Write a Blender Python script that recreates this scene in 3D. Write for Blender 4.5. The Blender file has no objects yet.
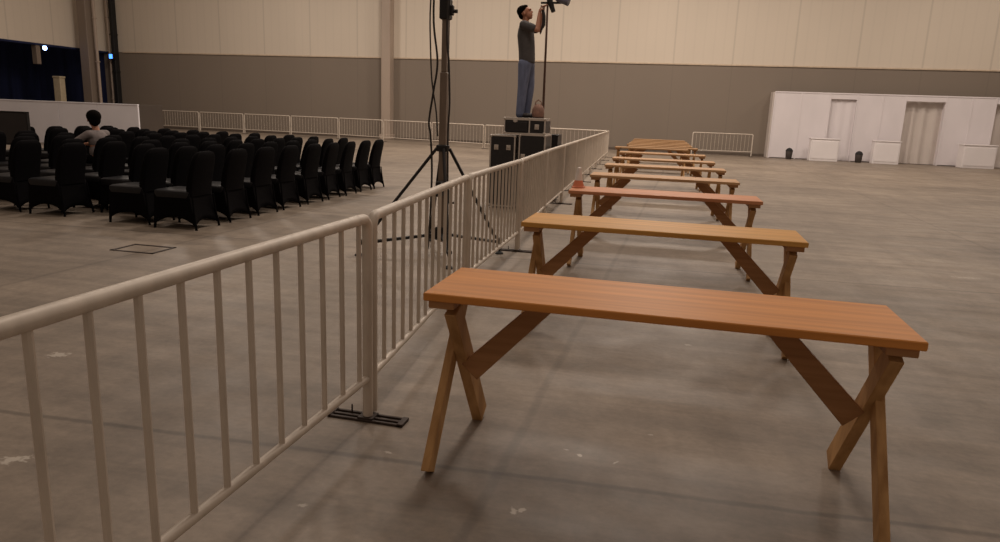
import bpy, math, random
from mathutils import Vector, Matrix
random.seed(7)
sc = bpy.context.scene
COL = sc.collection
PI = math.pi

# ------------------------------------------------------------------ mesh helpers
class MB:
    """collects shapes for ONE mesh object"""
    def __init__(s): s.v = []; s.f = []
    def add(s, vs, fs):
        n = len(s.v); s.v += [tuple(p) for p in vs]; s.f += [tuple(n + i for i in f) for f in fs]
    def box(s, x0, x1, y0, y1, z0, z1, b=0.0, M=None):
        if b <= 0:
            vs = [(x, y, z) for z in (z0, z1) for y in (y0, y1) for x in (x0, x1)]
            fs = [(0,2,3,1),(4,5,7,6),(0,1,5,4),(2,6,7,3),(0,4,6,2),(1,3,7,5)]
        else:   # chamfered edges
            vs = []; fs = []; idx = {}
            for sx in (0, 1):
                for sy in (0, 1):
                    for sz in (0, 1):
                        c = ((x0, x1)[sx], (y0, y1)[sy], (z0, z1)[sz]); d = [b * (1 - 2 * q) for q in (sx, sy, sz)]
                        for a in range(3):
                            p = [c[k] + (d[k] if k != a else 0) for k in range(3)]
                            idx[(sx, sy, sz, a)] = len(vs); vs.append(tuple(p))
            for a in range(3):
                o = [k for k in range(3) if k != a]
                for q in (0, 1):
                    ring = []
                    for (i, j) in ((0,0),(1,0),(1,1),(0,1)):
                        k = [0,0,0]; k[a] = q; k[o[0]] = i; k[o[1]] = j; ring.append(idx[(k[0],k[1],k[2],a)])
                    fs.append(ring)
            for a in range(3):      # edges along axis a
                o = [k for k in range(3) if k != a]
                for i in (0, 1):
                    for j in (0, 1):
                        k0 = [0,0,0]; k0[o[0]] = i; k0[o[1]] = j; k1 = list(k0); k1[a] = 1
                        fs.append([idx[(*k0,o[0])], idx[(*k1,o[0])], idx[(*k1,o[1])], idx[(*k0,o[1])]])
            for sx in (0,1):
                for sy in (0,1):
                    for sz in (0,1): fs.append([idx[(sx,sy,sz,a)] for a in range(3)])
        if M is not None: vs = [M @ Vector(p) for p in vs]
        s.add(vs, fs)
    def board(s, p, q, w, t, wdir, b=.003):
        """board from p to q, width w along wdir (made square to the run), thickness t"""
        p, q = Vector(p), Vector(q); a = (q - p); L = a.length; a.normalize()
        n = a.cross(Vector(wdir)).normalized(); wv = n.cross(a).normalized()
        M = Matrix(((wv.x, n.x, a.x, p.x), (wv.y, n.y, a.y, p.y), (wv.z, n.z, a.z, p.z), (0,0,0,1)))
        s.box(-w/2, w/2, -t/2, t/2, 0, L, b, M)
    def tube(s, pts, r, n=10, closed=False, caps=True):
        pts = [Vector(p) for p in pts]; N = len(pts)
        rs = r if isinstance(r, (list, tuple)) else [r] * N
        rings = []; prev = None
        for i, p in enumerate(pts):
            if closed: t = pts[(i+1) % N] - pts[i-1]
            else: t = pts[min(i+1, N-1)] - pts[max(i-1, 0)]
            t.normalize()
            if prev is None:
                u = t.cross(Vector((0,0,1)));
                if u.length < .1: u = t.cross(Vector((1,0,0)))
            else: u = prev - t * prev.dot(t)
            u.normalize(); prev = u; w = t.cross(u)
            rings.append([p + (u * math.cos(2*PI*k/n) + w * math.sin(2*PI*k/n)) * rs[i] for k in range(n)])
        s.loft(rings, closed, caps)
    def loft(s, rings, closed=False, caps=True):
        n = len(rings[0]); vs = [p for r in rings for p in r]; fs = []
        m = len(rings)
        for i in range(m if closed else m - 1):
            a, b = i * n, ((i + 1) % m) * n
            for k in range(n): fs.append((a+k, a+(k+1) % n, b+(k+1) % n, b+k))
        if caps and not closed:
            fs.append(tuple(range(n))[::-1]); fs.append(tuple((m-1)*n + k for k in range(n)))
        s.add(vs, fs)
    def ell(s, c, r, n=12, m=8, M=None):
        c = Vector(c); rings = []
        if not isinstance(r, (list, tuple)): r = (r, r, r)
        vs = []; fs = []
        for i in range(m + 1):
            th = PI * i / m
            for k in range(n):
                ph = 2*PI*k/n; d = Vector((r[0]*math.sin(th)*math.cos(ph), r[1]*math.sin(th)*math.sin(ph), -r[2]*math.cos(th)))
                if M is not None: d = M @ d
                vs.append(c + d)
        for i in range(m):
            for k in range(n): fs.append((i*n+k, i*n+(k+1) % n, (i+1)*n+(k+1) % n, (i+1)*n+k))
        s.add(vs, fs)
    def cap(s, p, q, r0, r1, n=12):
        """tapered limb with round ends"""
        p, q = Vector(p), Vector(q); d = (q - p); L = d.length; d.normalize()
        pts = []; rs = []
        for i in range(5):
            a = PI/2 * i / 4; pts.append(p - d * r0 * math.cos(a)); rs.append(max(r0 * math.sin(a), .0004))
        for i in range(5):
            a = PI/2 * i / 4; pts.append(q + d * r1 * math.sin(a)); rs.append(max(r1 * math.cos(a), .0004))
        s.tube(pts, rs, n)
    def lathe(s, prof, c=(0,0,0), n=24):
        rings = [[(c[0]+r*math.cos(2*PI*k/n), c[1]+r*math.sin(2*PI*k/n), c[2]+z) for k in range(n)] for r, z in prof]
        s.loft(rings)
    def build(s, name, mat, parent=None, smooth=False, label=None):
        me = bpy.data.meshes.new(name); me.from_pydata(s.v, [], s.f); me.validate()
        me.materials.append(mat)
        import bmesh
        bm = bmesh.new(); bm.from_mesh(me); bmesh.ops.remove_doubles(bm, verts=bm.verts, dist=1e-6)
        bmesh.ops.recalc_face_normals(bm, faces=bm.faces); bm.to_mesh(me); bm.free()
        if smooth:
            for p in me.polygons: p.use_smooth = True
            try: me.set_sharp_from_angle(angle=math.radians(40))
            except Exception: pass
        o = bpy.data.objects.new(name, me); COL.objects.link(o)
        if parent: o.parent = parent
        if label: o['label'] = label
        return o

def tag(o, label, cat, group=None, kind=None):
    o['label'] = label; o['category'] = cat
    if group: o['group'] = group
    if kind: o['kind'] = kind
    return o
def empty(name, loc, label, cat, group=None, rz=0):
    o = bpy.data.objects.new(name, None); COL.objects.link(o); o.empty_display_size = .1
    o.location = loc; o.rotation_euler = (0, 0, rz); return tag(o, label, cat, group)
def struct(o): o['kind'] = 'structure'; return o
def copy_tree(o, parent=None):
    c = o.copy(); COL.objects.link(c)
    if parent is not None: c.parent = parent
    for ch in list(o.children): copy_tree(ch, c)
    return c

# ------------------------------------------------------------------ materials
def lin(c): return tuple(((x/255)/12.92 if x/255 <= .04045 else ((x/255+.055)/1.055)**2.4) for x in c) + (1,)
def mat(name, rgb, rough=.6, metal=0, var=.08, scale=(8, 8, 8), bump=0, spec=.5, detail=4):
    m = bpy.data.materials.new(name); m.use_nodes = True; nt = m.node_tree; b = nt.nodes['Principled BSDF']
    b.inputs['Roughness'].default_value = rough; b.inputs['Metallic'].default_value = metal
    b.inputs['Specular IOR Level'].default_value = spec
    tc = nt.nodes.new('ShaderNodeTexCoord'); mp = nt.nodes.new('ShaderNodeMapping'); mp.inputs['Scale'].default_value = scale
    nt.links.new(tc.outputs['Object'], mp.inputs[0])
    no = nt.nodes.new('ShaderNodeTexNoise'); no.inputs['Scale'].default_value = 1; no.inputs['Detail'].default_value = detail
    nt.links.new(mp.outputs[0], no.inputs['Vector'])
    cr = nt.nodes.new('ShaderNodeValToRGB'); c = lin(rgb)
    cr.color_ramp.elements[0].position = .25; cr.color_ramp.elements[1].position = .75
    cr.color_ramp.elements[0].color = tuple(x*(1-var*1.6) for x in c[:3]) + (1,)
    cr.color_ramp.elements[1].color = tuple(min(1, x*(1+var*1.6)) for x in c[:3]) + (1,)
    nt.links.new(no.outputs['Fac'], cr.inputs[0]); nt.links.new(cr.outputs[0], b.inputs['Base Color'])
    if bump:
        bp = nt.nodes.new('ShaderNodeBump'); bp.inputs['Strength'].default_value = bump; bp.inputs['Distance'].default_value = .01
        nt.links.new(no.outputs['Fac'], bp.inputs['Height']); nt.links.new(bp.outputs[0], b.inputs['Normal'])
    return m
def wood(name, rgb, dark, rough=.42, board=0.0):
    m = mat(name, rgb, rough, 0, .12, (1.2, 22, 22), .05, .22)
    nt = m.node_tree; b = nt.nodes['Principled BSDF']; cr = [n for n in nt.nodes if n.type == 'VALTORGB'][0]
    tc = [n for n in nt.nodes if n.type == 'TEX_COORD'][0]
    cr.color_ramp.elements[0].color = lin(dark); cr.color_ramp.elements[0].position = .2
    if board:      # glued boards of slightly different tone side by side
        sp = nt.nodes.new('ShaderNodeSeparateXYZ'); nt.links.new(tc.outputs['Object'], sp.inputs[0])
        d = nt.nodes.new('ShaderNodeMath'); d.operation = 'DIVIDE'; d.inputs[1].default_value = board; nt.links.new(sp.outputs['Y'], d.inputs[0])
        fl = nt.nodes.new('ShaderNodeMath'); fl.operation = 'FLOOR'; nt.links.new(d.outputs[0], fl.inputs[0])
        wn = nt.nodes.new('ShaderNodeTexWhiteNoise'); wn.noise_dimensions = '1D'; nt.links.new(fl.outputs[0], wn.inputs['W'])
        mr = nt.nodes.new('ShaderNodeMapRange'); mr.inputs['To Min'].default_value = .92; mr.inputs['To Max'].default_value = 1.06
        nt.links.new(wn.outputs['Value'], mr.inputs['Value'])
        mx = nt.nodes.new('ShaderNodeMix'); mx.data_type = 'RGBA'; mx.blend_type = 'MULTIPLY'; mx.inputs['Factor'].default_value = 1
        nt.links.new(cr.outputs[0], mx.inputs['A']); nt.links.new(mr.outputs[0], mx.inputs['B'])
        nt.links.new(mx.outputs['Result'], b.inputs['Base Color'])
    return m
def emis(name, rgb, s):
    m = mat(name, rgb, .4); b = m.node_tree.nodes['Principled BSDF']
    b.inputs['Emission Color'].default_value = lin(rgb); b.inputs['Emission Strength'].default_value = s; return m

TOPC = [('red_brown', (208,140,72), (192,124,60)), ('honey', (208,156,84), (190,136,66)), ('pinkish', (202,140,100), (184,120,82)),
        ('tan', (192,152,112), (172,130,90)), ('dull_brown', (168,130,90), (148,110,72))]
M_top = [wood('wood_top_' + n, a, b, .48, .135) for n, a, b in TOPC]
M_leg = wood('wood_leg', (186,146,98), (148,108,66), .6)
# grain of the legs runs up and down
for n in M_leg.node_tree.nodes:
    if n.type == 'MAPPING': n.inputs['Scale'].default_value = (22, 14, 3)
M_brace = wood('wood_brace', (168,124,84), (132,92,58), .6)
M_galv = mat('galvanised_steel', (206,194,180), .45, .08, .08, (14, 14, 5))
M_foot = mat('rusty_foot_steel', (62,50,44), .6, .4, .2, (30, 30, 30))
M_fabric = mat('black_spandex', (9,7,9), .85, 0, .15, (20, 20, 20), .05, .08)
M_seat = mat('black_spandex_seat', (17,16,20), .5, 0, .15, (20, 20, 20), .05, .35)
M_blackmetal = mat('black_metal', (28,24,23), .45, .3, .15)
M_case = mat('black_case_laminate', (24,20,20), .45, 0, .2, (20,20,20))
M_alu = mat('aluminium_edging', (190,180,170), .4, .3, .06)
M_white = mat('white_panel', (224,217,219), .7, 0, .03, (1.5,1.5,.6))
M_grey = mat('grey_cloth', (203,193,186), .85, 0, .04, (1.5,1.5,.6))
M_counter = mat('white_counter', (234,228,228), .6, 0, .02, (2,2,2))
M_partition = mat('white_partition', (238,236,242), .7, 0, .03, (1,1,1))
M_shadedpanel = mat('shaded_panel', (74,64,56), .75, 0, .06, (1,1,1))  # shade of the partition's side face put into the colour as dark brown
M_column = mat('painted_column', (168,152,138), .6, 0, .04, (2,2,.5))
M_columndark = mat('grey_brown_column', (128,114,102), .6, 0, .05, (2,2,.5))
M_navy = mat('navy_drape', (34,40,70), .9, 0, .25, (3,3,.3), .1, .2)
M_skin = mat('skin', (176,122,96), .55, 0, .05, (20,20,20))
M_hair = mat('hair', (15,11,9), .9, 0, .25, (60,60,60), .2, .05)
M_tee = mat('dark_grey_tshirt', (74,70,70), .85, 0, .1, (25,25,25), .15)
M_jeans = mat('blue_denim', (104,112,138), .85, 0, .18, (18,18,6), .15)
M_greyshirt = mat('pale_grey_shirt', (120,110,108), .85, 0, .1, (20,20,20), .1)
M_shoe = mat('dark_shoe', (48,42,42), .6)
M_sole = mat('sole', (150,140,130), .6)
M_bag = mat('pinkish_brown_bag', (146,112,98), .8, 0, .18, (18,18,18), .3)
M_orange = mat('orange_plastic', (206,122,86), .6)
M_whitepl = mat('white_plastic', (228,220,212), .5)
M_pole = mat('brown_pole', (92,66,52), .5, .3)
M_mast = mat('worn_steel_mast', (128,112,98), .5, .2, .12, (20,20,4))
M_rubber = mat('black_rubber', (20,18,18), .7)
M_cable = mat('dark_cable', (38,32,28), .6)
M_lamp = emis('blue_white_lamp', (150,185,255), 14)
M_bluesign = emis('blue_sign_light', (70,130,235), 3.2)
M_cream = mat('cream_post', (196,180,150), .6, 0, .05)
M_screen = mat('dark_board', (34,28,27), .5, 0, .1)
M_binm = mat('dark_bin', (62,54,50), .6)

# concrete floor
FLOC = (-5.3, 4.1, 0)
def floor_mat():
    m = bpy.data.materials.new('concrete_floor'); m.use_nodes = True; nt = m.node_tree; N = nt.nodes; L = nt.links
    b = N['Principled BSDF']; tc = N.new('ShaderNodeTexCoord')
    def noise(scale, det=5, rough=.6, dist=0, rot=0):
        mp = N.new('ShaderNodeMapping'); mp.inputs['Scale'].default_value = scale; mp.inputs['Rotation'].default_value = (0,0,rot)
        mp.inputs['Location'].default_value = FLOC; L.new(tc.outputs['Object'], mp.inputs[0]); n = N.new('ShaderNodeTexNoise'); n.inputs['Scale'].default_value = 1
        n.inputs['Detail'].default_value = det; n.inputs['Roughness'].default_value = rough; n.inputs['Distortion'].default_value = dist
        L.new(mp.outputs[0], n.inputs['Vector']); return n.outputs['Fac']
    def ramp(fac, els):
        r = N.new('ShaderNodeValToRGB')
        while len(r.color_ramp.elements) < len(els): r.color_ramp.elements.new(.5)
        for e, (p, c) in zip(r.color_ramp.elements, els): e.position = p; e.color = c if len(c) == 4 else c + (1,)
        L.new(fac, r.inputs[0]); return r.outputs[0]
    def mix(a, c, fac, mode='MULTIPLY'):
        x = N.new('ShaderNodeMix'); x.data_type = 'RGBA'; x.blend_type = mode
        if isinstance(fac, float): x.inputs['Factor'].default_value = fac
        else: L.new(fac, x.inputs['Factor'])
        L.new(a, x.inputs['A'])
        if isinstance(c, tuple): x.inputs['B'].default_value = c
        else: L.new(c, x.inputs['B'])
        return x.outputs['Result']
    def math_(op, a, c=None):
        x = N.new('ShaderNodeMath'); x.operation = op
        for i, q in enumerate((a, c)):
            if q is None: continue
            if isinstance(q, (int, float)): x.inputs[i].default_value = q
            else: L.new(q, x.inputs[i])
        return x.outputs[0]
    g = lambda v: (v, v, v, 1)
    base = ramp(noise((.35,.5,1), 6, .62, .4), [(.3, lin((126,113,100))), (.7, lin((160,145,129)))])
    c = mix(base, ramp(noise((5,6,1), 6, .7), [(.3, g(.80)), (.7, g(1.1))]), 1.0)
    # long soft wear bands left by trolleys and mopping
    c = mix(c, ramp(noise((.45,4.2,1), 4, .6, .6, .12), [(.38, g(.74)), (.58, g(1.0))]), .8)
    c = mix(c, ramp(noise((3.2,.5,1), 4, .6, .5, -.18), [(.36, g(.80)), (.56, g(1.0))]), .6)
    c = mix(c, ramp(noise((26,34,1), 3, .6), [(.3, g(.88)), (.7, g(1.07))]), 1.0)
    sp = N.new('ShaderNodeSeparateXYZ'); L.new(tc.outputs['Object'], sp.inputs[0])
    wob = math_('MULTIPLY', math_('SUBTRACT', noise((1.4,1.4,1), 4), .5), .05)
    def joint(axis, off, pitch, w, slope):
        u = sp.outputs[axis]; o = sp.outputs['X' if axis == 'Y' else 'Y']
        u = math_('ADD', math_('SUBTRACT', u, math_('MULTIPLY', o, slope)), wob)
        u = math_('SUBTRACT', u, off); u = math_('DIVIDE', u, pitch); u = math_('SUBTRACT', u, math_('ROUND', u))
        u = math_('MULTIPLY', math_('ABSOLUTE', u), pitch)
        return ramp(u, [(0, g(.5)), (w, g(.62)), (w*1.9, g(1))])
    c = mix(c, joint('Y', 2.74, 4.6, .012, .045), .8)
    c = mix(c, joint('X', -.66, 4.6, .016, .03), .45)
    # white paint and plaster scuffs
    def spot(x, y, rx, ry, s, rot=0):
        mp = N.new('ShaderNodeMapping'); mp.vector_type = 'TEXTURE'
        mp.inputs['Location'].default_value = (x, y, 0); mp.inputs['Rotation'].default_value = (0,0,rot); mp.inputs['Scale'].default_value = (rx, ry, 1)
        L.new(tc.outputs['Object'], mp.inputs[0]); ln = N.new('ShaderNodeVectorMath'); ln.operation = 'LENGTH'; L.new(mp.outputs[0], ln.inputs[0])
        d = math_('SUBTRACT', 1.15, ln.outputs['Value']); q = math_('ADD', d, math_('MULTIPLY', math_('SUBTRACT', noise((30,40,1), 3, .6), .5), 2.2))
        x_ = N.new('ShaderNodeMapRange'); x_.inputs['From Min'].default_value = .45; x_.inputs['From Max'].default_value = .8; x_.inputs['To Max'].default_value = s
        L.new(q, x_.inputs['Value']); return x_.outputs[0]
    W = lin((205,196,184))
    for a in [(-2.58,2.22,.13,.05,.6,.5), (-3.42,3.34,.09,.07,.55), (-.455,2.44,.02,.045,.75,.3), (-.425,2.46,.018,.04,.75,-.2), (-.26,2.98,.014,.03,.8,.6),
              (-.1,2.96,.012,.04,.7,-.5), (-.33,3.02,.02,.012,.6), (.264,4.83,.04,.025,.7), (-1.1,2.75,.025,.02,.5), (.05,3.3,.02,.014,.5),
              (1.6,6.4,.08,.03,.35), (-1.25,2.25,.03,.02,.4), (3.2,8.2,.2,.05,.3)]:
        c = mix(c, W, spot(*a), 'MIX')
    L.new(c, b.inputs['Base Color'])
    b.inputs['Specular IOR Level'].default_value = .45
    L.new(ramp(noise((2,2,1), 5), [(.3, g(.44)), (.7, g(.62))]), b.inputs['Roughness'])
    bp = N.new('ShaderNodeBump'); bp.inputs['Strength'].default_value = .12; bp.inputs['Distance'].default_value = .01
    L.new(noise((14,14,1), 6, .7), bp.inputs['Height']); L.new(bp.outputs[0], b.inputs['Normal'])
    return m
def wall_mat(axis):
    """painted wall: beige ribbed cladding above 4.12 m, grey-brown board below"""
    m = bpy.data.materials.new('hall_wall_' + axis); m.use_nodes = True; nt = m.node_tree; N = nt.nodes; L = nt.links
    b = N['Principled BSDF']; b.inputs['Roughness'].default_value = .7
    tc = N.new('ShaderNodeTexCoord'); sp = N.new('ShaderNodeSeparateXYZ'); L.new(tc.outputs['Object'], sp.inputs[0])
    def m_(op, a, c=None):
        x = N.new('ShaderNodeMath'); x.operation = op
        for i, q in enumerate((a, c)):
            if q is None: continue
            if isinstance(q, (int, float)): x.inputs[i].default_value = q
            else: L.new(q, x.inputs[i])
        return x.outputs[0]
    def seam(pitch, w, lo, off=0.0):
        u = m_('DIVIDE', m_('SUBTRACT', sp.outputs[axis], off), pitch); u = m_('ABSOLUTE', m_('SUBTRACT', u, m_('ROUND', u))); u = m_('MULTIPLY', u, pitch)
        r = N.new('ShaderNodeMapRange'); r.inputs['From Min'].default_value = w*.5; r.inputs['From Max'].default_value = w; r.inputs['To Min'].default_value = lo; r.inputs['To Max'].default_value = 1
        L.new(u, r.inputs['Value']); return r.outputs[0]
    no = N.new('ShaderNodeTexNoise'); mp = N.new('ShaderNodeMapping'); mp.inputs['Scale'].default_value = (.5,.5,.12); L.new(tc.outputs['Object'], mp.inputs[0])
    L.new(mp.outputs[0], no.inputs['Vector']); no.inputs['Scale'].default_value = 1; no.inputs['Detail'].default_value = 4
    vr = N.new('ShaderNodeMapRange'); vr.inputs['To Min'].default_value = .93; vr.inputs['To Max'].default_value = 1.07; L.new(no.outputs['Fac'], vr.inputs['Value'])
    def mul(a, c):
        x = N.new('ShaderNodeMix'); x.data_type = 'RGBA'; x.blend_type = 'MULTIPLY'; x.inputs['Factor'].default_value = 1
        if isinstance(a, tuple): x.inputs['A'].default_value = a
        else: L.new(a, x.inputs['A'])
        L.new(c, x.inputs['B']); return x.outputs['Result']
    up = mul(mul(lin((212,200,184)), seam(2.67, .05, .88, .02)), m_('MULTIPLY', seam(.445, .05, .975, .02), vr.outputs[0]))
    lo = mul(mul(lin((130,118,106)), seam(2.67, .03, .92, .02)), vr.outputs[0])
    mx = N.new('ShaderNodeMix'); mx.data_type = 'RGBA'; L.new(m_('GREATER_THAN', sp.outputs['Z'], 4.12), mx.inputs['Factor'])
    L.new(lo, mx.inputs['A']); L.new(up, mx.inputs['B']); L.new(mx.outputs['Result'], b.inputs['Base Color'])
    return m

# ------------------------------------------------------------------ the hall
WY = 35.73; LX = -31.2
f = MB(); f.box(-36, 24, -6, WY, -.2, 0); struct(f.build('floor', floor_mat()))
f = MB(); f.box(LX-.25, 24, WY, WY+.4, -.2, 12); struct(f.build('wall_back', wall_mat('X')))
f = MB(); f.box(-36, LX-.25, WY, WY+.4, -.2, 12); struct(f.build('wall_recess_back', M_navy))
f = MB(); f.box(LX-.25, LX, -6, WY, 4.12, 12); struct(f.build('wall_left', wall_mat('Y')))
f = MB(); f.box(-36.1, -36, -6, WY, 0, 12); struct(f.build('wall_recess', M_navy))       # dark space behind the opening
f = MB(); f.box(LX-.3, LX+.05, -6, WY, 4.02, 4.12, .01); struct(f.build('trim_1', M_navy))
f = MB(); f.box(-30.2, 24, WY-.05, WY, 4.07, 4.14, .01); struct(f.build('trim_2', mat('ledge', (196,178,156), .6)))
f = MB(); f.box(LX, 24, WY-.04, WY, 0, .12, .005); struct(f.build('baseboard_back', mat('baseboard_paint', (92,80,70), .6)))
# column standing against the back wall
f = MB(); f.box(-14.46, -13.98, 35.15, WY, .0, 12, .03); f.box(-14.52, -13.92, 35.09, WY, 0, .25, .02)
tag(f.build('column', M_column), 'pale square full-height column standing against the back wall', 'column')
# dark corner column with its pipes
f = MB(); f.box(-30.72, -30.16, 33.2, 33.7, 0, 12, .03); f.box(-30.78, -30.10, 33.14, 33.76, 0, .3, .02)
tag(f.build('corner_column', M_columndark), 'wide grey-brown column in the left corner beside the dark opening', 'column')
f = MB(); f.tube([(-29.9, 33.5, 0), (-29.9, 33.5, 12)], .075, 12)
for z in (1.2, 3.4, 5.6, 7.8): f.box(-29.99, -29.81, 33.41, 33.59, z, z+.06, .01)
tag(f.build('drain_pipe', M_column), 'thicker pale vertical pipe just right of the wide corner column', 'pipe')
f = MB(); f.tube([(-30.84, 35.5, 0), (-30.84, 35.5, 12)], .055, 12)
for z in (1.5, 3.7, 5.9, 8.1): f.box(-30.9, -30.78, 35.42, WY, z, z+.06, .01)
tag(f.build('conduit_pipe', M_column), 'thin pale conduit beside the black duct in the far left corner', 'pipe')
f = MB(); f.box(-30.66, -30.44, 35.4, WY, 0, 12, .02)
for z in (1, 3, 5, 7): f.box(-30.69, -30.41, 35.37, WY, z, z+.06, .01)
tag(f.build('cable_duct', M_rubber), 'black vertical duct running up the back wall at left', 'duct')
t = empty('sign_light', (-30.56, 35.2, 3.83), 'small glowing blue sign light on the corner duct', 'light')
f = MB(); f.box(-.13, .17, .0, .2, -.16, .16, .02); f.build('housing', M_blackmetal, t)
f = MB(); f.box(-.09, .13, -.02, .0, -.12, .12, .01); f.build('diffuser', M_bluesign, t)
t = empty('flood_lamp', (-31.3, 31.55, 3.93), 'bright blue-white lamp under the left wall edge above the dark opening', 'lamp')
f = MB(); f.box(-.16, .0, -.14, .14, -.14, .14, .02); f.box(-.14, -.06, -.02, .02, .1, .2); f.build('housing', M_blackmetal, t)
f = MB(); f.ell((.03, 0, 0), (.06, .12, .12)); f.build('bulb', M_lamp, t, True)
f = MB(); f.box(-31.5, -31.2, 30.95, 31.2, 3.1, 4.05, .02); tag(f.build('hanging_box', M_columndark), 'grey box hanging below the left wall left of the bright lamp', 'box')
f = MB(); f.box(-32.1, -31.65, 32.7, 33.05, 0, 2.5, .03); f.box(-32.12, -31.63, 32.68, 33.07, 2.5, 2.6, .02)
tag(f.build('cream_post', M_cream), 'short cream post standing in the dark opening', 'post')

# low white partition on the left with shade painted brown on its end
t = empty('low_partition', (-16.5, 20, 0), 'long low white partition behind the black chairs at left', 'partition')
f = MB()
for k in range(9): f.box(-1.52-1.5*k+.006, -.02-1.5*k-.006 if k else 0, 0, .06, 0, 1.33, .005)
f.build('front_panel', M_partition, t)
f = MB(); f.box(-13.6, 0, -.02, .08, 1.33, 1.37, .008); f.build('top_cap', M_partition, t)
f = MB(); f.box(-.04, 0.0, .06, 1.16, 0, 1.36, .004); f.build('end_panel', M_shadedpanel, t, label='end panel with painted brown shade')
f = MB(); f.box(-13.6, -.04, 1.1, 1.16, 0, 1.33); f.build('rear_panel', M_shadedpanel, t)

# floor hatch at left
f = MB()
for a in ((-5.42,-4.92,6.02,6.05),(-5.42,-4.92,6.36,6.39),(-5.42,-5.39,6.02,6.39),(-4.95,-4.92,6.02,6.39)): f.box(a[0],a[1],a[2],a[3],0.0005,.006)
tag(f.build('floor_hatch', M_foot), 'thin dark frame of a service hatch in the floor at left', 'hatch')

# ------------------------------------------------------------------ white drape booth on the right
BY = 34.86; BZ = 2.93
t = empty('exhibition_booth', (4.55, BY, 0), 'long row of white booth walls against the back wall at right', 'booth')
ox = 4.55
def X(x): return x - ox
def pleat(name, x0, x1, y, z0, z1, mt, amp=.035, w=.42, slant=0):
    n = max(4, int((x1-x0)/.05)); ring0 = []
    vs = []; fs = []
    for i in range(n+1):
        x = x0+(x1-x0)*i/n; dy = amp*math.sin(2*PI*x/w + 1.3*math.sin(x*2.1))*(.6+.4*math.sin(x*1.3))
        vs += [(x, y+dy*.45, z1), (x+slant, y+dy*1.3, z0), (x, y+dy*.45+.02, z1), (x+slant, y+dy*1.3+.02, z0)]
    for i in range(n):
        a = 4*i; b = a+4
        fs += [(a, a+1, b+1, b), (a+2, b+2, b+3, a+3), (a, b, b+2, a+2), (a+1, a+3, b+3, b+1)]
    fs += [(0,2,3,1), (4*n, 4*n+1, 4*n+3, 4*n+2)]
    m = MB(); m.add(vs, fs); return m.build(name, mt, t, True)
segs = [(4.62,5.75,0,M_white),(5.75,6.95,0,M_white),(6.95,8.05,.14,M_white),(8.1,9.1,0,M_white),(9.1,10.0,0,M_white),(10.0,11.6,.38,M_grey),(11.6,12.6,0,M_white),
        (12.6,13.5,0,M_white),(13.5,15.0,.38,M_grey),(15.0,16.2,0,M_white),(16.2,17.6,0,M_white)]
for i, (a, b, d, mt) in enumerate(segs):
    if d == 0:
        f = MB(); f.box(X(a), X(b)-.012, -.03, .03, .03, BZ-.02, .006); f.build('wall_panel', mt, t)
    else:
        pleat('drape', X(a)-.04, X(b)+.04, d*.7, .02, BZ-.22, mt, .05, .5)
        f = MB(); f.box(X(a), X(b), -.03, .03, BZ-.24, BZ-.02, .006); f.build('fascia', M_white, t)
        f = MB(); f.box(X(a)-.012, X(a)+.022, .03, d*.7+.05, .0, BZ-.02, .004); f.build('side_panel', M_white, t)
        f = MB(); f.box(X(b)-.022, X(b)+.008, .03, d*.7+.05, .0, BZ-.02, .004); f.build('side_panel', M_white, t)
f = MB(); f.box(X(4.60), X(17.6), -.05, .05, BZ-.03, BZ+.03, .01); f.build('top_rail', M_white, t)
f = MB(); f.box(X(4.53), X(4.60), 0, .86, 0, BZ, .01); f.build('end_panel', M_grey, t)
for x in (4.62, 5.75, 6.95, 8.07, 9.1, 10.0, 11.6, 12.6, 13.5, 15.0, 16.2):
    f = MB(); f.box(X(x)-.03, X(x)+.03, -.045, -.0302, 0, BZ-.03, .004); f.build('post', M_white, t)

# counters in front of the booth
def counter(x, y, w, label, d=.5, h=.98, rz=0.0):
    t = empty('counter', (x, y, 0), label, 'counter', None, rz)
    f = MB(); f.box(-w/2+.03, w/2-.03, -d/2+.03, d/2-.02, .0, h-.04, .01); f.build('body', M_counter, t)
    f = MB(); f.box(-w/2, w/2, -d/2, d/2, h-.04, h, .01); f.build('worktop', M_counter, t)
    f = MB(); f.box(-w/2+.08, w/2-.08, -d/2+.012, -d/2+.03, .1, h-.12, .004); f.build('front_panel', M_counter, t)
counter(6.78, 34.1, 1.22, 'leftmost white display counter before the white booth')
counter(9.28, 34.1, 1.1, 'middle white display counter before the white booth')
counter(12.85, 34.15, 1.35, 'rightmost white display counter, near the right frame edge', .55, .98, .1)
def bin_(x, y, label):
    t = empty('waste_bin', (x, y, 0), label, 'waste bin')
    f = MB(); f.lathe([(.11,0),(.13,.03),(.155,.36),(.15,.37),(.12,.36)], n=20); f.build('body', M_binm, t, True)
    f = MB(); f.lathe([(.158,.35),(.16,.38),(.145,.40),(.09,.47),(.02,.5),(.001,.5)], n=20); f.build('lid', M_rubber, t, True)
bin_(5.42, 34.35, 'small dark bin left of the leftmost white counter')
bin_(8.28, 34.2, 'small dark bin between the leftmost and middle white counters')

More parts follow.
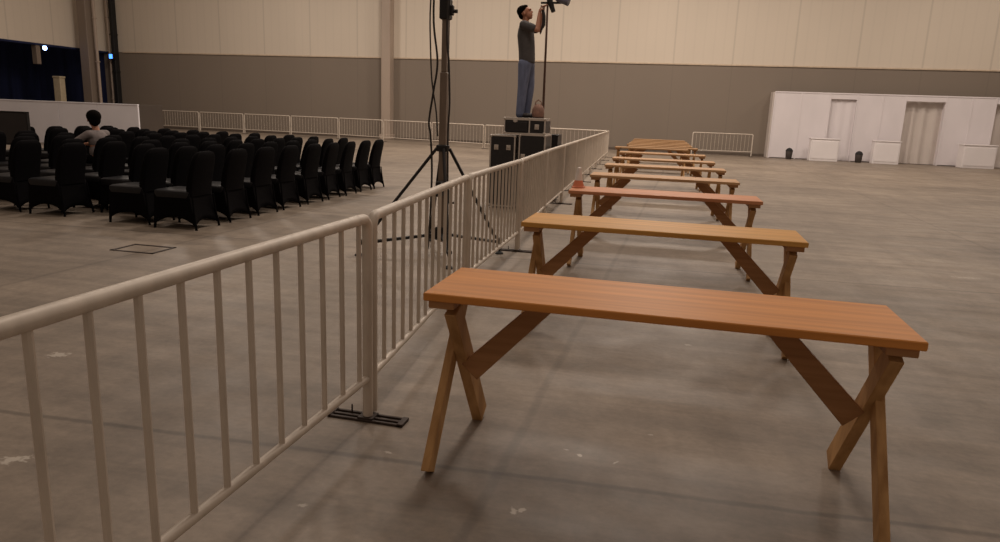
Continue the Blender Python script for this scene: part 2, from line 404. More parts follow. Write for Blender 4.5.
# ------------------------------------------------------------------ wooden tables
TL, TW, TH = 1.874, .533, .774
def make_table():
    t = bpy.data.objects.new('wooden_table', None); COL.objects.link(t); t.empty_display_size = .1
    f = MB(); f.box(-TL/2, TL/2, -TW/2, TW/2, TH-.034, TH, .004); top = f.build('tabletop', M_top[0], t)
    top.material_slots[0].link = 'OBJECT'; top.material_slots[0].material = M_top[0]
    for sx in (-1, 1):
        f = MB(); f.box(sx*.865-.055, sx*.865+.055, -TW/2+.02, TW/2-.02, TH-.068, TH-.034, .003); f.build('batten', M_brace, t)
        zt = TH-.07
        af, at_, bf, bt = ((-.882, -.878, -.832, -.838) if sx < 0 else (.874, .872, .832, .866))
        f = MB(); f.board((af, -.335, 0.012), (at_, .14, zt), .09, .036, (0,1,0)); o = f.build('leg', M_leg, t)
        trim(o, zt)
        f = MB(); f.board((bf, .31, 0.012), (bt, -.165, zt), .112, .05, (0,1,0)); o = f.build('leg', M_leg, t)
        trim(o, zt)
        f = MB(); f.board((sx*.80, 0, .36), (sx*.45, 0, TH-.036), .1, .046, (1,0,0)); o = f.build('diagonal_brace', M_brace, t)
        trim(o, TH-.036)
    return t
def trim(o, ztop):
    """cut board ends level with the floor and the batten"""
    for v in o.data.vertices:
        if v.co.z < .035: v.co.z = 0.0 if v.co.z < .06 else v.co.z
        if v.co.z > ztop: v.co.z = ztop
table0 = make_table()
# y, x, rotation, tone, label
TB = [(2.933,.023,-.0139,0,'nearest wooden table, reddish-brown top and crossed legs'),
      (5.053,.006,-.0173,1,'yellowish honey-topped wooden table, second from the camera'),
      (7.424,.016,.0044,2,'pinkish-brown wooden table with a small orange and white cone on it'),
      (9.588,.005,0,3,'wooden table directly behind the one with the small cone'),
      (11.791,.008,.003,3,'fifth wooden table from the camera in the row'),
      (13.885,-.026,-.004,3,'sixth wooden table from the camera in the row'),
      (16.5,-.066,.005,3,'seventh wooden table from the camera in the row'),
      (19.3,-.36,0,4,'eighth wooden table from the camera, shifted slightly left'),
      (20.4,-.08,.006,4,'ninth wooden table from the camera, sixth from the far end'),
      (21.7,-.18,-.004,4,'tenth wooden table from the camera, fifth from the far end'),
      (23.0,-.19,.004,4,'fourth wooden table from the far end of the row'),
      (24.4,-.2,-.003,4,'third wooden table from the far end of the row'),
      (26.0,-.22,.004,4,'second-farthest wooden table in the row'),
      (27.8,-.25,0,4,'farthest wooden table, nearest the back wall')]
for i, (y, x, r, k, lab) in enumerate(TB):
    o = table0 if i == 0 else copy_tree(table0)
    o.location = (x, y, 0); o.rotation_euler = (0, 0, r)
    tag(o, lab, 'table', 'wooden tables in a row')
    for ch in o.children:
        if ch.name.startswith('tabletop'): ch.material_slots[0].material = M_top[k]
t = empty('safety_cone', (-.862, 7.50, TH+.001), 'small orange and white cone standing on a table end', 'cone')
f = MB(); f.box(-.066, .066, -.066, .066, 0, .012, .004); f.build('base', M_orange, t)
f = MB(); f.lathe([(.062,.012),(.042,.075)], n=20); f.build('skirt', M_orange, t, True)
f = MB(); f.lathe([(.042,.075),(.030,.16),(.022,.205),(.014,.208)], n=20); f.build('cone_body', M_whitepl, t, True)

# ------------------------------------------------------------------ crowd barriers
def make_barrier(L, kind):
    """panel running along +Y from 0 to L"""
    t = bpy.data.objects.new('crowd_barrier', None); COL.objects.link(t); t.empty_display_size = .1
    r = .025; zt = 1.030-r; zb = .215; R = .055; e = .026; br = .0118 if kind == 0 else .006
    pts = [(0, e, .02), (0, e, zb), (0, e, .6)]
    for k in range(7):
        a = PI/2*k/6; pts.append((0, e+R-R*math.cos(a), zt-R+R*math.sin(a)))
    for k in range(7):
        a = PI/2*k/6; pts.append((0, L-e-R+R*math.sin(a), zt-R+R*math.cos(a)))
    pts += [(0, L-e, .6), (0, L-e, zb), (0, L-e, .02)]
    f = MB(); f.tube(pts, r, 12); f.build('frame', M_galv, t, True)
    f = MB(); f.tube([(0, e+.01, zb), (0, L-e-.01, zb)], .019, 10); f.build('bottom_rail', M_galv, t, True)
    n = 13 if kind == 0 else 15
    for k in range(n):
        y = L-.117-.167*k if kind == 0 else e+(L-2*e)*(k+1)/(n+1)
        f = MB(); f.tube([(0, y, zb+.01), (0, y, zt-.012)], br, 8); f.build('bar', M_galv, t, True)
    for y, has in ((e, 0), (L-e, 1)):
        if not has: continue
        f = MB()
        f.box(-.19, .19, y-.045, y-.028, 0, .012, .002); f.box(-.19, .19, y-.010, y+.008, 0, .012, .002); f.box(-.19, .19, y+.030, y+.045, 0, .012, .002)
        f.box(.17, .20, y-.045, y+.045, 0, .016, .002); f.box(-.20, -.18, y-.045, y+.045, 0, .016, .002); f.box(-.04, .04, y-.04, y+.04, .004, .02, .002)
        f.tube([(-.1, y+.03, .0), (-.1, y+.03, .05)], .004, 6)
        f.build('foot', M_foot, t)
        f = MB(); f.box(-.006, .006, y-.002, y+.034, .84, .86); f.box(-.006, .006, y+.026, y+.034, .80, .86); f.build('hook', M_galv, t)
    return t
near = [(-1.385,.70), (-1.325,3.09), (-1.50,5.45), (-1.535,7.72), (-1.64,10.10)]
yy = [10.10 + (28.3-10.10)*k/8 for k in range(1, 9)]
near += [(-1.64-.56*(y-10.10)/18.2, y) for y in yy]
ordn = ['first', 'second', 'third', 'fourth', 'fifth', 'sixth', 'seventh', 'eighth', 'ninth', 'tenth', 'eleventh', 'twelfth', 'thirteenth']
b0 = make_barrier(2.33, 0); first = True
for i in range(len(near)-1):
    (x0, y0), (x1, y1) = near[i], near[i+1]
    d = math.hypot(x1-x0, y1-y0); o = b0 if i == 0 else copy_tree(b0)
    o.location = (x0, y0+.004, 0); o.rotation_euler = (0, 0, -math.atan2(x1-x0, y1-y0)); o.scale = (1, (d-.008)/2.33, 1)
    tag(o, ['nearest galvanised steel crowd barrier panel, running out of frame at left', 'second galvanised barrier panel beside the tables, behind the nearest one'][i] if i < 2 else
        ('galvanised barrier panel beside the tables, %s from the camera' % ordn[i] if i < len(near)-2 else 'farthest barrier panel of the table-side line, at its corner'),
        'crowd barrier', 'crowd barriers beside the tables')
b1 = make_barrier(2.8, 1)
px, py = -2.25, 28.35; k = 0
fw = [(-2.25,28.35), (-16.2,33.2), (-31,34.9)]
pts = []; 
def at(s):
    L1 = math.hypot(fw[1][0]-fw[0][0], fw[1][1]-fw[0][1]); L2 = math.hypot(fw[2][0]-fw[1][0], fw[2][1]-fw[1][1])
    if s <= L1: q = s/L1; a, b = fw[0], fw[1]
    else: q = (s-L1)/L2; a, b = fw[1], fw[2]
    return (a[0]+(b[0]-a[0])*q, a[1]+(b[1]-a[1])*q)
for i in range(9):
    (x0, y0), (x1, y1) = at(i*2.88), at((i+1)*2.88)
    o = b1 if i == 0 else copy_tree(b1)
    o.location = (x0, y0, 0); o.rotation_euler = (0, 0, -math.atan2(x1-x0, y1-y0))
    d = math.hypot(x1-x0, y1-y0); o.scale = (1, (d-.04)/2.8, 1)
    tag(o, 'pale barrier panel along the back wall, %s counting left from the corner' % ordn[i], 'crowd barrier', 'crowd barriers along the back wall')
o = copy_tree(b1); o.location = (1.15, 34.3, 0); o.rotation_euler = (0, 0, -math.atan2(2.8, .6)); o.scale = (1, 1, 1)
tag(o, 'single pale barrier standing alone between tables and white booth', 'crowd barrier'); 
if 'group' in o: del o['group']

# ------------------------------------------------------------------ covered banquet chairs (facing -X)
def ringbox(cx, cy, z, hx, hy, r=.03, n=3):
    out = []
    for (sx, sy, a0) in ((1,1,0),(-1,1,PI/2),(-1,-1,PI),(1,-1,3*PI/2)):
        for k in range(n+1):
            a = a0+PI/2*k/n; out.append((cx+sx*(hx-r)+r*math.cos(a), cy+sy*(hy-r)+r*math.sin(a), z))
    return out
def make_chair():
    t = bpy.data.objects.new('banquet_chair', None); COL.objects.link(t); t.empty_display_size = .1
    # backrest cover: leans back (+X), rounded top
    rings = []
    for z, x, hx, hy in ((.40,.20,.036,.212),(.50,.205,.04,.212),(.62,.228,.038,.215),(.74,.258,.034,.215),(.83,.284,.03,.208),(.88,.298,.027,.19),(.92,.309,.020,.15),(.935,.313,.008,.09)):
        rings.append(ringbox(x, 0, z, hx, hy, min(hx*.9, .025)))
    f = MB(); f.loft(rings); f.build('backrest', M_fabric, t, True)
    rings = [ringbox(-.02, 0, z, hx, hy, .035) for z, hx, hy in ((.38,.235,.222),(.43,.243,.23),(.455,.238,.225),(.468,.215,.205))]
    f = MB(); f.loft(rings); f.build('seat', M_seat, t, True)
    # stretch skirt: pulled from the seat edge down to the four feet, arched in between
    top = [(-.255,-.222), (.225,-.222), (.225,.222), (-.255,.222)]
    bot = [(-.275,-.24), (.315,-.24), (.315,.24), (-.275,.24)]
    f = MB(); vs = []; fs = []; NU, NV = 12, 6; idx = {}
    for s_ in range(4):
        A, B = top[s_], top[(s_+1) % 4]; C, D = bot[s_], bot[(s_+1) % 4]; n0 = len(vs)
        deep = .12 if s_ in (0, 2) else .09
        for i in range(NU+1):
            u = i/NU; zb = .025+deep*math.sin(PI*u)**.55; wl = math.sin(PI*u)*.02
            for j in range(NV+1):
                v = j/NV; z = .44*(1-v)+zb*v; w = (.44-z)/.44; w = w**1.6
                p = [(A[k]*(1-u)+B[k]*u)*(1-w)+(C[k]*(1-u)+D[k]*u)*w for k in (0, 1)]
                nx = ((0,-1),(1,0),(0,1),(-1,0))[s_]
                p = [p[0]-nx[0]*wl*v, p[1]-nx[1]*wl*v]
                vs.append((p[0], p[1], z))
        for i in range(NU):
            for j in range(NV):
                a = n0+i*(NV+1)+j; fs.append((a, a+1, a+NV+2, a+NV+1))
    f.add(vs, fs); sk = f.build('skirt', M_fabric, t, True)
    so = sk.modifiers.new('thickness', 'SOLIDIFY'); so.thickness = .006; so.offset = -1
    for (x, y) in bot:
        f = MB(); sx = 1 if x > 0 else -1; sy = 1 if y > 0 else -1
        f.tube([(x*.80, y*.85, .40), (x*.86, y*.89, .2), (x*.95, y*.95, .02), (x*.955, y*.95, 0)], [.011, .011, .014, .016], 8)
        f.build('leg', M_fabric, t, True)
    return t
# camera (needed to leave out chairs the frame cannot show)
Fpx, YAW, PITCH, ROLL = 709.03, -.2196, .2178, .0379
fwv = Vector((math.sin(YAW)*math.cos(PITCH), math.cos(YAW)*math.cos(PITCH), -math.sin(PITCH)))
rtv = Vector((math.cos(YAW), -math.sin(YAW), 0)); upv = rtv.cross(fwv)
Rv = rtv*math.cos(ROLL)+upv*math.sin(ROLL); Uv = -rtv*math.sin(ROLL)+upv*math.cos(ROLL)
CAM = Vector((0, 0, 1.5))
def px_of(p):
    d = Vector(p)-CAM; z = d.dot(fwv); return 500+Fpx*d.dot(Rv)/z
chair0 = make_chair(); used = False
rowsX = [-5.68, -6.44, -7.08, -7.74, -8.52, -9.3, -10.0, -10.75, -11.5, -12.25]
rowsY = [7.62, 8.31, 9.0, 9.68, 10.36, 11.04, 11.7, 12.38, 13.06]
rown = ['rightmost', 'second', 'third', 'fourth', 'fifth', 'sixth', 'seventh', 'eighth', 'ninth', 'tenth']
SX, SY = -9.12, 10.0
for i, x in enumerate(rowsX):
    for j, y in enumerate(rowsY):
        x_ = x+random.uniform(-.02, .02); y_ = y+random.uniform(-.04, .04)+(.12 if i == 1 and j == 0 else 0)
        if i == 2 and j == 0: continue
        if i >= 3: y_ += .24+.03*(i-3)
        if px_of((x_+.3, y_, .5)) < -6: continue
        if abs(x_-SX) < .6 and abs(y_-SY) < .66: continue     # left for the seated person's chair
        if i >= 5 and abs(x_+11.2) < .75 and abs(y_-10.45) < .4: continue   # the display board stands here
        o = chair0 if not used else copy_tree(chair0); used = True
        o.location = (x_, y_, 0); o.rotation_euler = (0, 0, random.uniform(-.05, .05))
        file_ = 'rightmost' if i == 0 else rown[i]+' from right'
        if i == 0 and j == 8: lab = 'black covered banquet chair standing farthest right, at the far corner of the block'
        elif i == 0 and j == 0: lab = 'nearest black covered banquet chair of the rightmost file, at the near corner'
        else: lab = 'black covered banquet chair, %s file, %s from the camera' % (file_, ordn[j])
        tag(o, lab, 'chair', 'black covered banquet chairs')

o = copy_tree(chair0); o.location = (SX+.06, SY, 0); o.rotation_euler = (0, 0, 0)
tag(o, 'black covered banquet chair under the seated person in grey', 'chair', 'black covered banquet chairs')
# ------------------------------------------------------------------ dark display board, far left
t = empty('display_screen', (-11.32, 10.55, 0), 'dark rectangular display board on a stand at the left frame edge', 'screen')
f = MB(); f.box(-.52, .36, -.03, .03, .66, 1.21, .008); f.build('panel', M_screen, t)
f = MB()
f.box(-.54, .38, -.036, .02, .64, .66, .003); f.box(-.54, .38, -.036, .02, 1.21, 1.23, .003); f.box(-.54, -.52, -.036, .02, .64, 1.23, .003); f.box(.36, .38, -.036, .02, .64, 1.23, .003)
f.build('bezel', M_blackmetal, t)
f = MB(); f.tube([(-.08, .05, .02), (-.08, .05, 1.0)], .025, 10); f.build('pole', M_blackmetal, t, True)
f = MB(); f.lathe([(.24,0),(.24,.015),(.05,.03),(.03,.05)], (-.08,.05,0), 24); f.build('base', M_blackmetal, t, True)

# ------------------------------------------------------------------ lifting tower (tripod mast)
tx, ty = -2.30, 7.30
t = empty('lifting_tower', (tx, ty, 0), 'tall dark telescopic lifting mast on outriggers behind the barriers', 'mast')
f = MB(); f.box(-.037, .037, -.037, .037, .12, 1.9, .008); f.build('mast_section', M_mast, t)
f = MB(); f.box(-.028, .028, -.028, .028, 1.9, 3.6, .006); f.build('mast_section', M_mast, t)
f = MB(); f.box(-.022, .022, .046, .09, .35, 3.1, .004); f.build('guide_rail', M_blackmetal, t)
f = MB(); f.box(-.06, .06, -.06, .06, 1.09, 1.16, .012); f.build('collar', M_blackmetal, t); f = MB(); f.box(-.06, .06, -.06, .06, .14, .28, .01); f.build('collar', M_blackmetal, t)
f = MB(); f.box(-.05, .06, -.06, .05, 2.42, 2.62, .01); f.box(.05, .09, -.04, .02, 2.46, 2.56, .01); f.tube([(.07,-.01,2.5),(.13,-.01,2.5)], .018, 8); f.build('pulley_bracket', M_blackmetal, t)
for a in (15, 118, 216, 293):
    c, s_ = math.cos(math.radians(a)), math.sin(math.radians(a)); ln = {15:.64, 118:.70, 216:.90, 293:.84}[a]
    f = MB(); f.tube([(c*.05, s_*.05, .20), (c*ln, s_*ln, .13)], .018, 8); o = f.build('outrigger', M_blackmetal, t, True)
    g = MB(); g.tube([(c*ln, s_*ln, .015), (c*ln, s_*ln, .15)], .011, 8); g.build('screw_jack', M_blackmetal, o, True)
    g = MB(); g.lathe([(.045,0),(.045,.012),(.02,.03)], (c*ln, s_*ln, 0), 14); g.build('pad', M_rubber, o, True)
    g = MB(); g.lathe([(.024,.145),(.032,.155),(.026,.175)], (c*ln, s_*ln, 0), 12); g.build('knob', M_rubber, o, True)
    f = MB(); f.tube([(c*.07, s_*.07, 1.12), (c*ln*.93, s_*ln*.93, .17)], .017, 8); f.build('stay', M_blackmetal, t, True)
t2 = t
f = MB(); f.box(-.03, .03, -.14, -.045, .62, .78, .008); f.tube([(.03,-.09,.70),(.10,-.09,.70)], .008, 8); f.tube([(.10,-.09,.70),(.10,-.09,.56)], .008, 8); f.tube([(.10,-.09,.56),(.16,-.09,.56)], .012, 8)
f.lathe([(.05,-.03),(.05,.03)], (0,-.11,.70), 14); f.build('winch', M_blackmetal, t)
# cables hanging beside the mast
def cable(pts, r, label, name='cable'):
    # smooth polyline
    P = [Vector(p) for p in pts]; out = []
    for i in range(len(P)-1):
        p0, p1, p2, p3 = P[max(i-1,0)], P[i], P[i+1], P[min(i+2, len(P)-1)]
        for k in range(8):
            u = k/8; out.append(.5*((2*p1)+(-p0+p2)*u+(2*p0-5*p1+4*p2-p3)*u*u+(-p0+3*p1-3*p2+p3)*u**3))
    out.append(P[-1]); f = MB(); f.tube(out, r, 7); return tag(f.build(name, M_cable, None, True), label, 'cable')
cable([(tx-.06,ty-.07,3.5),(tx-.09,ty-.08,2.9),(tx-.10,ty-.08,2.4),(tx-.055,ty-.07,2.0),(tx-.09,ty-.08,1.7),(tx-.13,ty-.09,1.4),(tx-.11,ty-.09,1.25),(tx-.09,ty-.09,.9),(tx-.1,ty-.09,.4),(tx-.12,ty-.1,.04)], .011,
      'dark cable hanging down the left side of the mast, swinging outward')
cable([(tx-.03,ty-.075,3.5),(tx-.10,ty-.09,3.0),(tx-.13,ty-.1,2.5),(tx-.12,ty-.1,2.1),(tx-.10,ty-.1,1.8),(tx-.05,ty-.1,1.5),(tx-.03,ty-.1,1.25)], .008,
      'thinner dark cable on the left of the mast, ending at the collar')
cable([(tx+.05,ty-.07,3.4),(tx+.045,ty-.08,2.3),(tx+.07,ty-.08,2.0),(tx+.09,ty-.09,1.6),(tx+.08,ty-.09,1.3),(tx+.09,ty-.1,.8),(tx+.11,ty-.1,.04)], .010,
      'dark cable hanging down the right side of the mast')

# ------------------------------------------------------------------ flight cases
def case(name, x0, x1, y0, y1, z0, z1, label, split=None, lid=None, dark=False):
    t = empty(name, ((x0+x1)/2, (y0+y1)/2, z0), label, 'flight case'); w, d, h = (x1-x0)/2, (y1-y0)/2, z1-z0
    e = .022
    f = MB(); f.box(-w+.006, w-.006, -d+.006, d-.006, .03 if z0 == 0 else .004, h-.004); f.build('body', M_case, t)
    f = MB(); zb = .03 if z0 == 0 else 0
    for sx in (-1, 1):
        for sy in (-1, 1): f.box(min(sx*w, sx*(w-e)), max(sx*w, sx*(w-e)), min(sy*d, sy*(d-e)), max(sy*d, sy*(d-e)), zb, h, .003)
    for z in [zb, h-e] + ([lid] if lid else []):
        for sy in (-1, 1): f.box(-w, w, min(sy*d, sy*(d-e)), max(sy*d, sy*(d-e)), z, z+e, .003)
        for sx in (-1, 1): f.box(min(sx*w, sx*(w-e)), max(sx*w, sx*(w-e)), -d, d, z, z+e, .003)
    if split is not None: f.box(split-e/2, split+e/2, -d-.001, -d+e, zb, h, .003)
    f.build('edging', M_case if dark else M_alu, t)
    f = MB()
    for sx in (-1, 1):
        for z in (zb+.02, h-.02): f.ell((sx*(w-.016), -d+.016, z), .026, 8, 6)
    f.build('ball_corner', M_blackmetal if dark else M_alu, t, True)
    return t, w, d, h
def latch(t, x, y, z):
    f = MB(); f.box(x-.035, x+.035, y-.008, y+.004, z-.04, z+.04, .004); f.lathe([(.018, 0), (.02, .012)], (x, y-.008, z-.01), 10); f.build('latch', M_alu, t)
CY = 11.23
tc_, w, d, h = case('flight_case', -2.755, -2.335, CY, CY+.6, 0, 1.175, 'left black flight case with butterfly latches under the standing man', lid=None)
latch(tc_, -.10, -d, .98); latch(tc_, .10, -d, .98)
tc_, w, d, h = case('flight_case', -2.285, -1.855, CY+.02, CY+.62, 0, 1.2, 'middle black flight case with silver edging under the standing man')
latch(tc_, -.14, -d, .85)
tc_, w, d, h = case('flight_case', -2.08, -1.86, 12.6, 13.05, 0, 1.18, 'plain dark case standing behind right of the stacked flight cases', dark=True)
tc_, w, d, h = case('flight_case', -2.54, -1.87, CY+.02, CY+.55, 1.2, 1.455, 'flat flight case lying on top, the man stands on it', split=.08, lid=.215)
latch(tc_, .2, -d, .12); latch(tc_, -.15, -d, .19)
for ch in tc_.children:
    pass
f = MB(); f.box(-.29, .05, -d-.012, -d+.004, .04, .19, .004); f.build('front_panel', M_case, tc_)

# lamp stand behind the cases
LXs, LYs = -2.045, 12.0
t = empty('lamp_stand', (LXs, LYs, 0), 'tall brown pole stand with a small spotlight head beside the standing man', 'light stand')
f = MB(); f.tube([(0,0,.1),(0,0,1.7),(-.01,0,3.28)], [.021,.021,.016], 10); f.build('pole', M_pole, t, True)
for a in (95, 190, 275):
    c, s_ = math.cos(math.radians(a)), math.sin(math.radians(a))
    f = MB(); f.tube([(c*.02,s_*.02,.75),(c*.30,s_*(.30 if s_ > 0 else .12),.012)], .010, 8); f.build('leg', M_pole, t, True)
f = MB(); f.box(-.12, .22, -.02, .02, 3.27, 3.30, .005); f.build('crossbar', M_blackmetal, t)
f = MB(); f.tube([(.02,-.03,3.33),(.10,-.05,3.14)], [.05,.035], 12); f.box(.0,.04,-.05,.01,3.26,3.34); f.build('spot_head', M_blackmetal, t, True)
f = MB(); f.tube([(.14,-.02,3.36),(.34,-.04,3.30)], [.055,.075], 14); f.build('spot_head', mat('grey_lamp_head', (104,104,118), .5), t, True)

# ------------------------------------------------------------------ people
def fig_part(m, name, mt, parent, vox, smooth=6):
    o = m.build(name, mt, parent, True)
    r = o.modifiers.new('union', 'REMESH'); r.mode = 'VOXEL'; r.voxel_size = vox; r.use_smooth_shade = True
    s_ = o.modifiers.new('soft', 'SMOOTH'); s_.iterations = smooth; s_.factor = .5
    return o
def hand(m, wrist, dirv, palmn, curl=.5):
    """palm, four bent fingers of different lengths and a side thumb"""
    w = Vector(wrist); d = Vector(dirv).normalized(); n = Vector(palmn); n = (n-d*n.dot(d)).normalized(); s_ = d.cross(n)
    m.cap(w, w+d*.05, .021, .024, 10)
    for k in (-1.2, 0, 1.2): m.cap(w+d*.03+s_*k*.014, w+d*.075+s_*k*.018, .014, .012, 8)
    for k, ln in ((-1.5,.062),(-.5,.074),(.5,.07),(1.5,.054)):
        p = w+d*.082+s_*k*.0185; a1 = curl; a2 = curl*2.1
        q = p+(d*math.cos(a1)+n*math.sin(a1))*ln*.55; e = q+(d*math.cos(a2)+n*math.sin(a2))*ln*.5
        m.cap(p, q, .0095, .0088, 8); m.cap(q, e, .0088, .0075, 8)
    p = w+d*.03-s_*.024; q = p+(d*.6-s_*.75+n*.35).normalized()*.036; e = q+(d*.8-s_*.1+n*.6).normalized()*.03
    m.cap(p, q, .012, .010, 8); m.cap(q, e, .010, .008, 8)
def head(m, c, face, up=(0,0,1), s=1.0):
    """skull, jaw, nose, ears, brow; c = centre; returns matrix"""
    F = Vector(face).normalized(); Uu = Vector(up); Uu = (Uu-F*Uu.dot(F)).normalized(); S_ = F.cross(Uu)
    M = Matrix((F, S_, Uu)).transposed(); c = Vector(c)
    def E(p, r): m.ell(c+M @ (Vector(p)*s), tuple(q*s for q in r), 16, 12, M)
    E((-.012,0,.03), (.095,.076,.085)); E((.035,0,-.035), (.058,.054,.07)); E((.055,0,-.085), (.028,.03,.022))
    E((.098,0,-.015), (.016,.012,.022)); E((.083,0,.03), (.02,.055,.012)); E((.088,0,-.058), (.012,.025,.009))
    for q in (-1, 1): E((-.005,q*.077,-.01), (.018,.01,.03))
    return M, c
# --- man standing on the cases, facing +X, arms raised to the pole
MX, MY, MZ = -2.27, CY+.30, 1.458
man = empty('person', (MX, MY, MZ), 'person in dark grey t-shirt and jeans standing on cases, arms raised', 'person')
sh = 1.365
HC = (-.045, 0, 1.545); FD = Vector((.93, -.05, .36))
b = MB()
man.scale = (1.035,)*3
M_h, hc = head(b, HC, FD, (-.3,0,1))
b.cap((-.035,0,1.36), (-.045,0,1.47), .052, .05)
b.ell((-.02,0,1.20), (.10,.165,.19)); b.ell((-.01,0,.95), (.10,.15,.16))
hands = []
for q, el, wr in ((-1, (.175,-.17,1.29), (.185,-.10,1.53)), (1, (.15,.19,1.33), (.20,.10,1.565))):
    s0 = (-.03, q*.175, sh-.01); b.cap(s0, el, .047, .038); b.cap(el, wr, .038, .026)
    hand(b, wr, (.12, -q*.15, .9), (.9, -q*.3, -.1), .55)
    b.cap((-.005, q*.085, .88), (.035*q+.01, q*.088, .47), .07, .055); b.cap((.035*q+.01, q*.088, .47), (.03*q-.02, q*.09, .08), .052, .038)
fig_part(b, 'body', M_skin, man, .007, 3)
f = MB()
for q in (-1, 1):     # eyes
    f.ell(hc+M_h @ Vector((.088, q*.030, .008)), .007, 8, 6)
f.build('eyes', M_hair, man, True)
f = MB()
f.ell(hc+M_h @ Vector((-.03,0,.055)), (.098,.085,.078), 16, 10, M_h); f.ell(hc+M_h @ Vector((.018,0,.092)), (.05,.066,.03), 12, 8, M_h); f.ell(hc+M_h @ Vector((-.07,0,.0)), (.05,.07,.07), 12, 8, M_h)
fig_part(f, 'hair', M_hair, man, .009, 2)
f = MB()   # tee
prof = ((1.40,-.032,.06,.10),(1.37,-.032,.095,.16),(1.30,-.03,.118,.18),(1.22,-.028,.128,.185),(1.10,-.014,.128,.176),(1.0,-.004,.124,.17),(.90,.003,.124,.172),(.82,.006,.122,.17))
f.loft([[(x+rx*math.cos(2*PI*k/24), ry*math.sin(2*PI*k/24), z) for k in range(24)] for (z, x, rx, ry) in prof])
f.cap((-.03,-.14,sh-.012), (-.03,.14,sh-.012), .078, .078)
for q, el in ((-1, (.175,-.17,1.29)), (1, (.15,.19,1.33))):
    s0 = Vector((-.03, q*.175, sh-.01)); e = s0+(Vector(el)-s0)*.62; f.cap(s0, e, .072, .066)
fig_part(f, 'tshirt', M_tee, man, .010, 6)
f = MB()   # jeans
f.ell((0,0,.84), (.115,.16,.12))
for q in (-1, 1):
    k = Vector((.035*q+.01, q*.088, .47)); a = Vector((.03*q-.02, q*.09, .07))
    f.cap((.01*q,q*.082,.80), k, .105, .08); f.cap(k, a, .08, .066)
    f.cap(a+Vector((0,0,.02)), a+Vector((0,0,-.02)), .066, .066)
fig_part(f, 'jeans', M_jeans, man, .010, 5)
for q in (-1, 1):
    f = MB(); y = q*.09; x = .03*q; f.cap((-.045+x,y,.04), (.12+x,y,.032), .040, .034); f.cap((-.04+x,y,.055), (-.03+x,y,.09), .04, .042)
    for v in range(len(f.v)): f.v[v] = (f.v[v][0], f.v[v][1], max(f.v[v][2], .0))
    f.build('shoe', M_shoe, man, True)
# strap he is holding
f = MB()
f.tube([(MX+.24, MY-.09, MZ+1.64),(MX+.262,MY-.09,MZ+1.55),(MX+.262,MY-.09,MZ+1.42),(MX+.235,MY-.09,MZ+1.36),(MX+.215,MY-.09,MZ+1.28)], [.022,.028,.03,.02,.008], 8)
f.tube([(MX+.20, MY-.085, MZ+1.645),(MX+.215,MY-.10,MZ+1.70),(MX+.26,MY-.09,MZ+1.66)], .014, 8)
tag(f.build('cable_bundle', M_cable, None, True), 'dark cable bundle hanging from the raised hands beside the pole', 'cable')
# bag at his feet
t = empty('bag', (MX+.25, CY+.16, 1.4565), 'small pinkish-brown bag standing on the top case at the feet', 'bag')
f = MB(); f.lathe([(.05,0),(.085,.015),(.10,.07),(.095,.14),(.07,.19),(.035,.215),(.01,.22)], n=20); f.build('pouch', M_bag, t, True)
f = MB(); f.tube([(-.05,0,.19),(-.045,0,.25),(0,0,.285),(.045,0,.25),(.05,0,.19)], .009, 8); f.build('handle', M_bag, t, True)

# --- person seated among the chairs, facing left
sp_ = empty('person', (SX, SY, 0), 'person in a pale grey shirt sitting among the black chairs, seen from behind', 'person', None, 0)
b = MB()
hc2 = (.02, .0, 1.17); M2, c2 = head(b, hc2, (-.8,.55,-.05), s=1.12)
b.cap((.06,0,.98), (.03,0,1.08), .055, .05); b.ell((.08,0,.80), (.11,.17,.20)); b.ell((.10,0,.58), (.13,.17,.12))
for q in (-1, 1):
    s0 = Vector((.07, q*.185, .94)); el = Vector((-.10, q*.31, .80)) if q < 0 else Vector((-.16,.28,.78)); wr = el+Vector((-.22, -q*.04, -.03))
    b.cap(s0, el, .048, .038); b.cap(el, wr, .038, .026); hand(b, wr, (-.95,-q*.1,-.15), (0,0,-1), .35)
    kn = Vector((-.36, q*.11, .50)); an = Vector((-.34, q*.12, .09)); b.cap((.06,q*.1,.53), kn, .08, .058); b.cap(kn, an, .058, .04)
fig_part(b, 'body', M_skin, sp_, .008, 3)
f = MB(); f.ell(c2+M2 @ Vector((-.03,0,.05)), (.122,.112,.105), 16, 10, M2); f.ell(c2+M2 @ Vector((-.06,0,-.01)), (.075,.095,.10), 12, 8, M2)
fig_part(f, 'hair', M_hair, sp_, .01, 2)
f = MB(); f.ell((.08,0,.84), (.125,.185,.17)); f.ell((.09,0,.66), (.13,.18,.17)); f.cap((.07,-.15,.93), (.07,.15,.93), .075, .075)
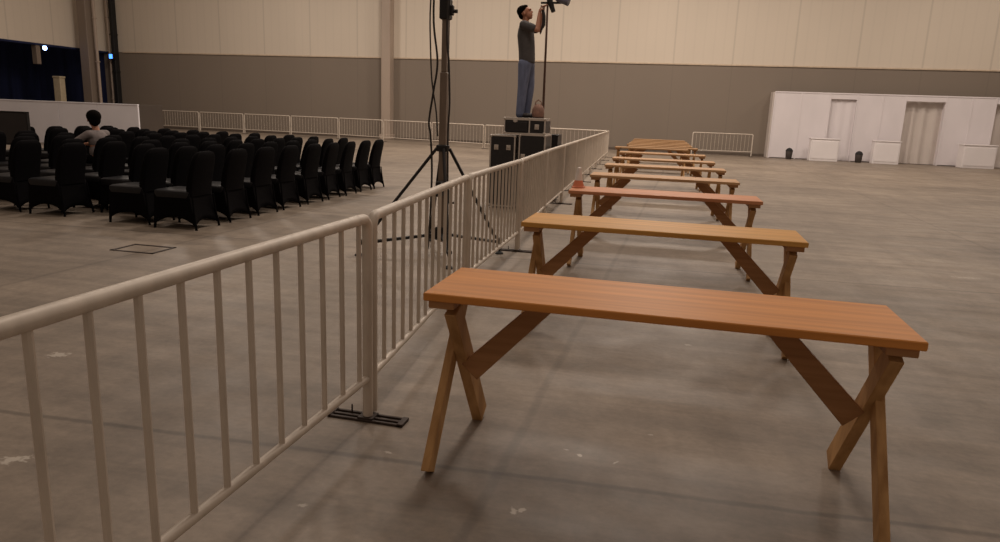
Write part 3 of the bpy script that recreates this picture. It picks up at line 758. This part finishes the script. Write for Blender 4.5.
for q in (-1, 1):
    s0 = Vector((.07, q*.185, .94)); el = Vector((-.10, q*.31, .80)) if q < 0 else Vector((-.16,.28,.78)); f.cap(s0, el, .064, .052); f.cap(el, el+Vector((-.12,-q*.02,-.016)), .052, .045)
fig_part(f, 'shirt', M_greyshirt, sp_, .012, 5)
f = MB(); f.ell((.09,0,.55), (.14,.18,.10))
for q in (-1, 1):
    kn = Vector((-.36, q*.11, .50)); an = Vector((-.34, q*.12, .10)); f.cap((.06,q*.1,.54), kn, .092, .07); f.cap(kn, an, .068, .052)
fig_part(f, 'trousers', M_fabric, sp_, .012, 5)
for q in (-1, 1):
    f = MB(); y = q*.12; f.cap((-.30,y,.045), (-.47,y,.036), .042, .035); f.build('shoe', M_shoe, sp_, True)

# ------------------------------------------------------------------ light: hall high-bays far above, dim warm fill
w = bpy.data.worlds.new('hall_air'); sc.world = w; w.use_nodes = True
bg = w.node_tree.nodes['Background']; bg.inputs[0].default_value = lin((228,204,184)); bg.inputs[1].default_value = .30
def area(x, y, z, sx, sy, p, col=(1,.86,.74)):
    l = bpy.data.lights.new('high_bay', 'AREA'); l.shape = 'RECTANGLE'; l.size = sx; l.size_y = sy; l.energy = p; l.color = col
    o = bpy.data.objects.new('high_bay', l); COL.objects.link(o); o.location = (x, y, z)
for (x, y, p) in ((0, 27, 860), (8, 25, 420), (-9, 27, 600), (-19, 27, 580), (-1, 15, 480), (6, 14, 70), (-1.5, 7, 230), (-9, 14, 260), (14, 29, 320)):
    area(x, y, 11, 1.6, 1.6, p)

cam = bpy.data.cameras.new('camera'); co = bpy.data.objects.new('camera', cam); COL.objects.link(co)
cam.sensor_width = 36; cam.sensor_fit = 'HORIZONTAL'; cam.lens = Fpx/1000*36; cam.clip_end = 200
Mx = Matrix(((Rv.x, Uv.x, -fwv.x, 0), (Rv.y, Uv.y, -fwv.y, 0), (Rv.z, Uv.z, -fwv.z, 1.5), (0,0,0,1)))
co.matrix_world = Mx; sc.camera = co
sc.view_settings.view_transform = 'Standard'; sc.view_settings.look = 'None'; sc.view_settings.gamma = 1
sc.view_settings.use_curve_mapping = False; sc.view_settings.exposure = 0
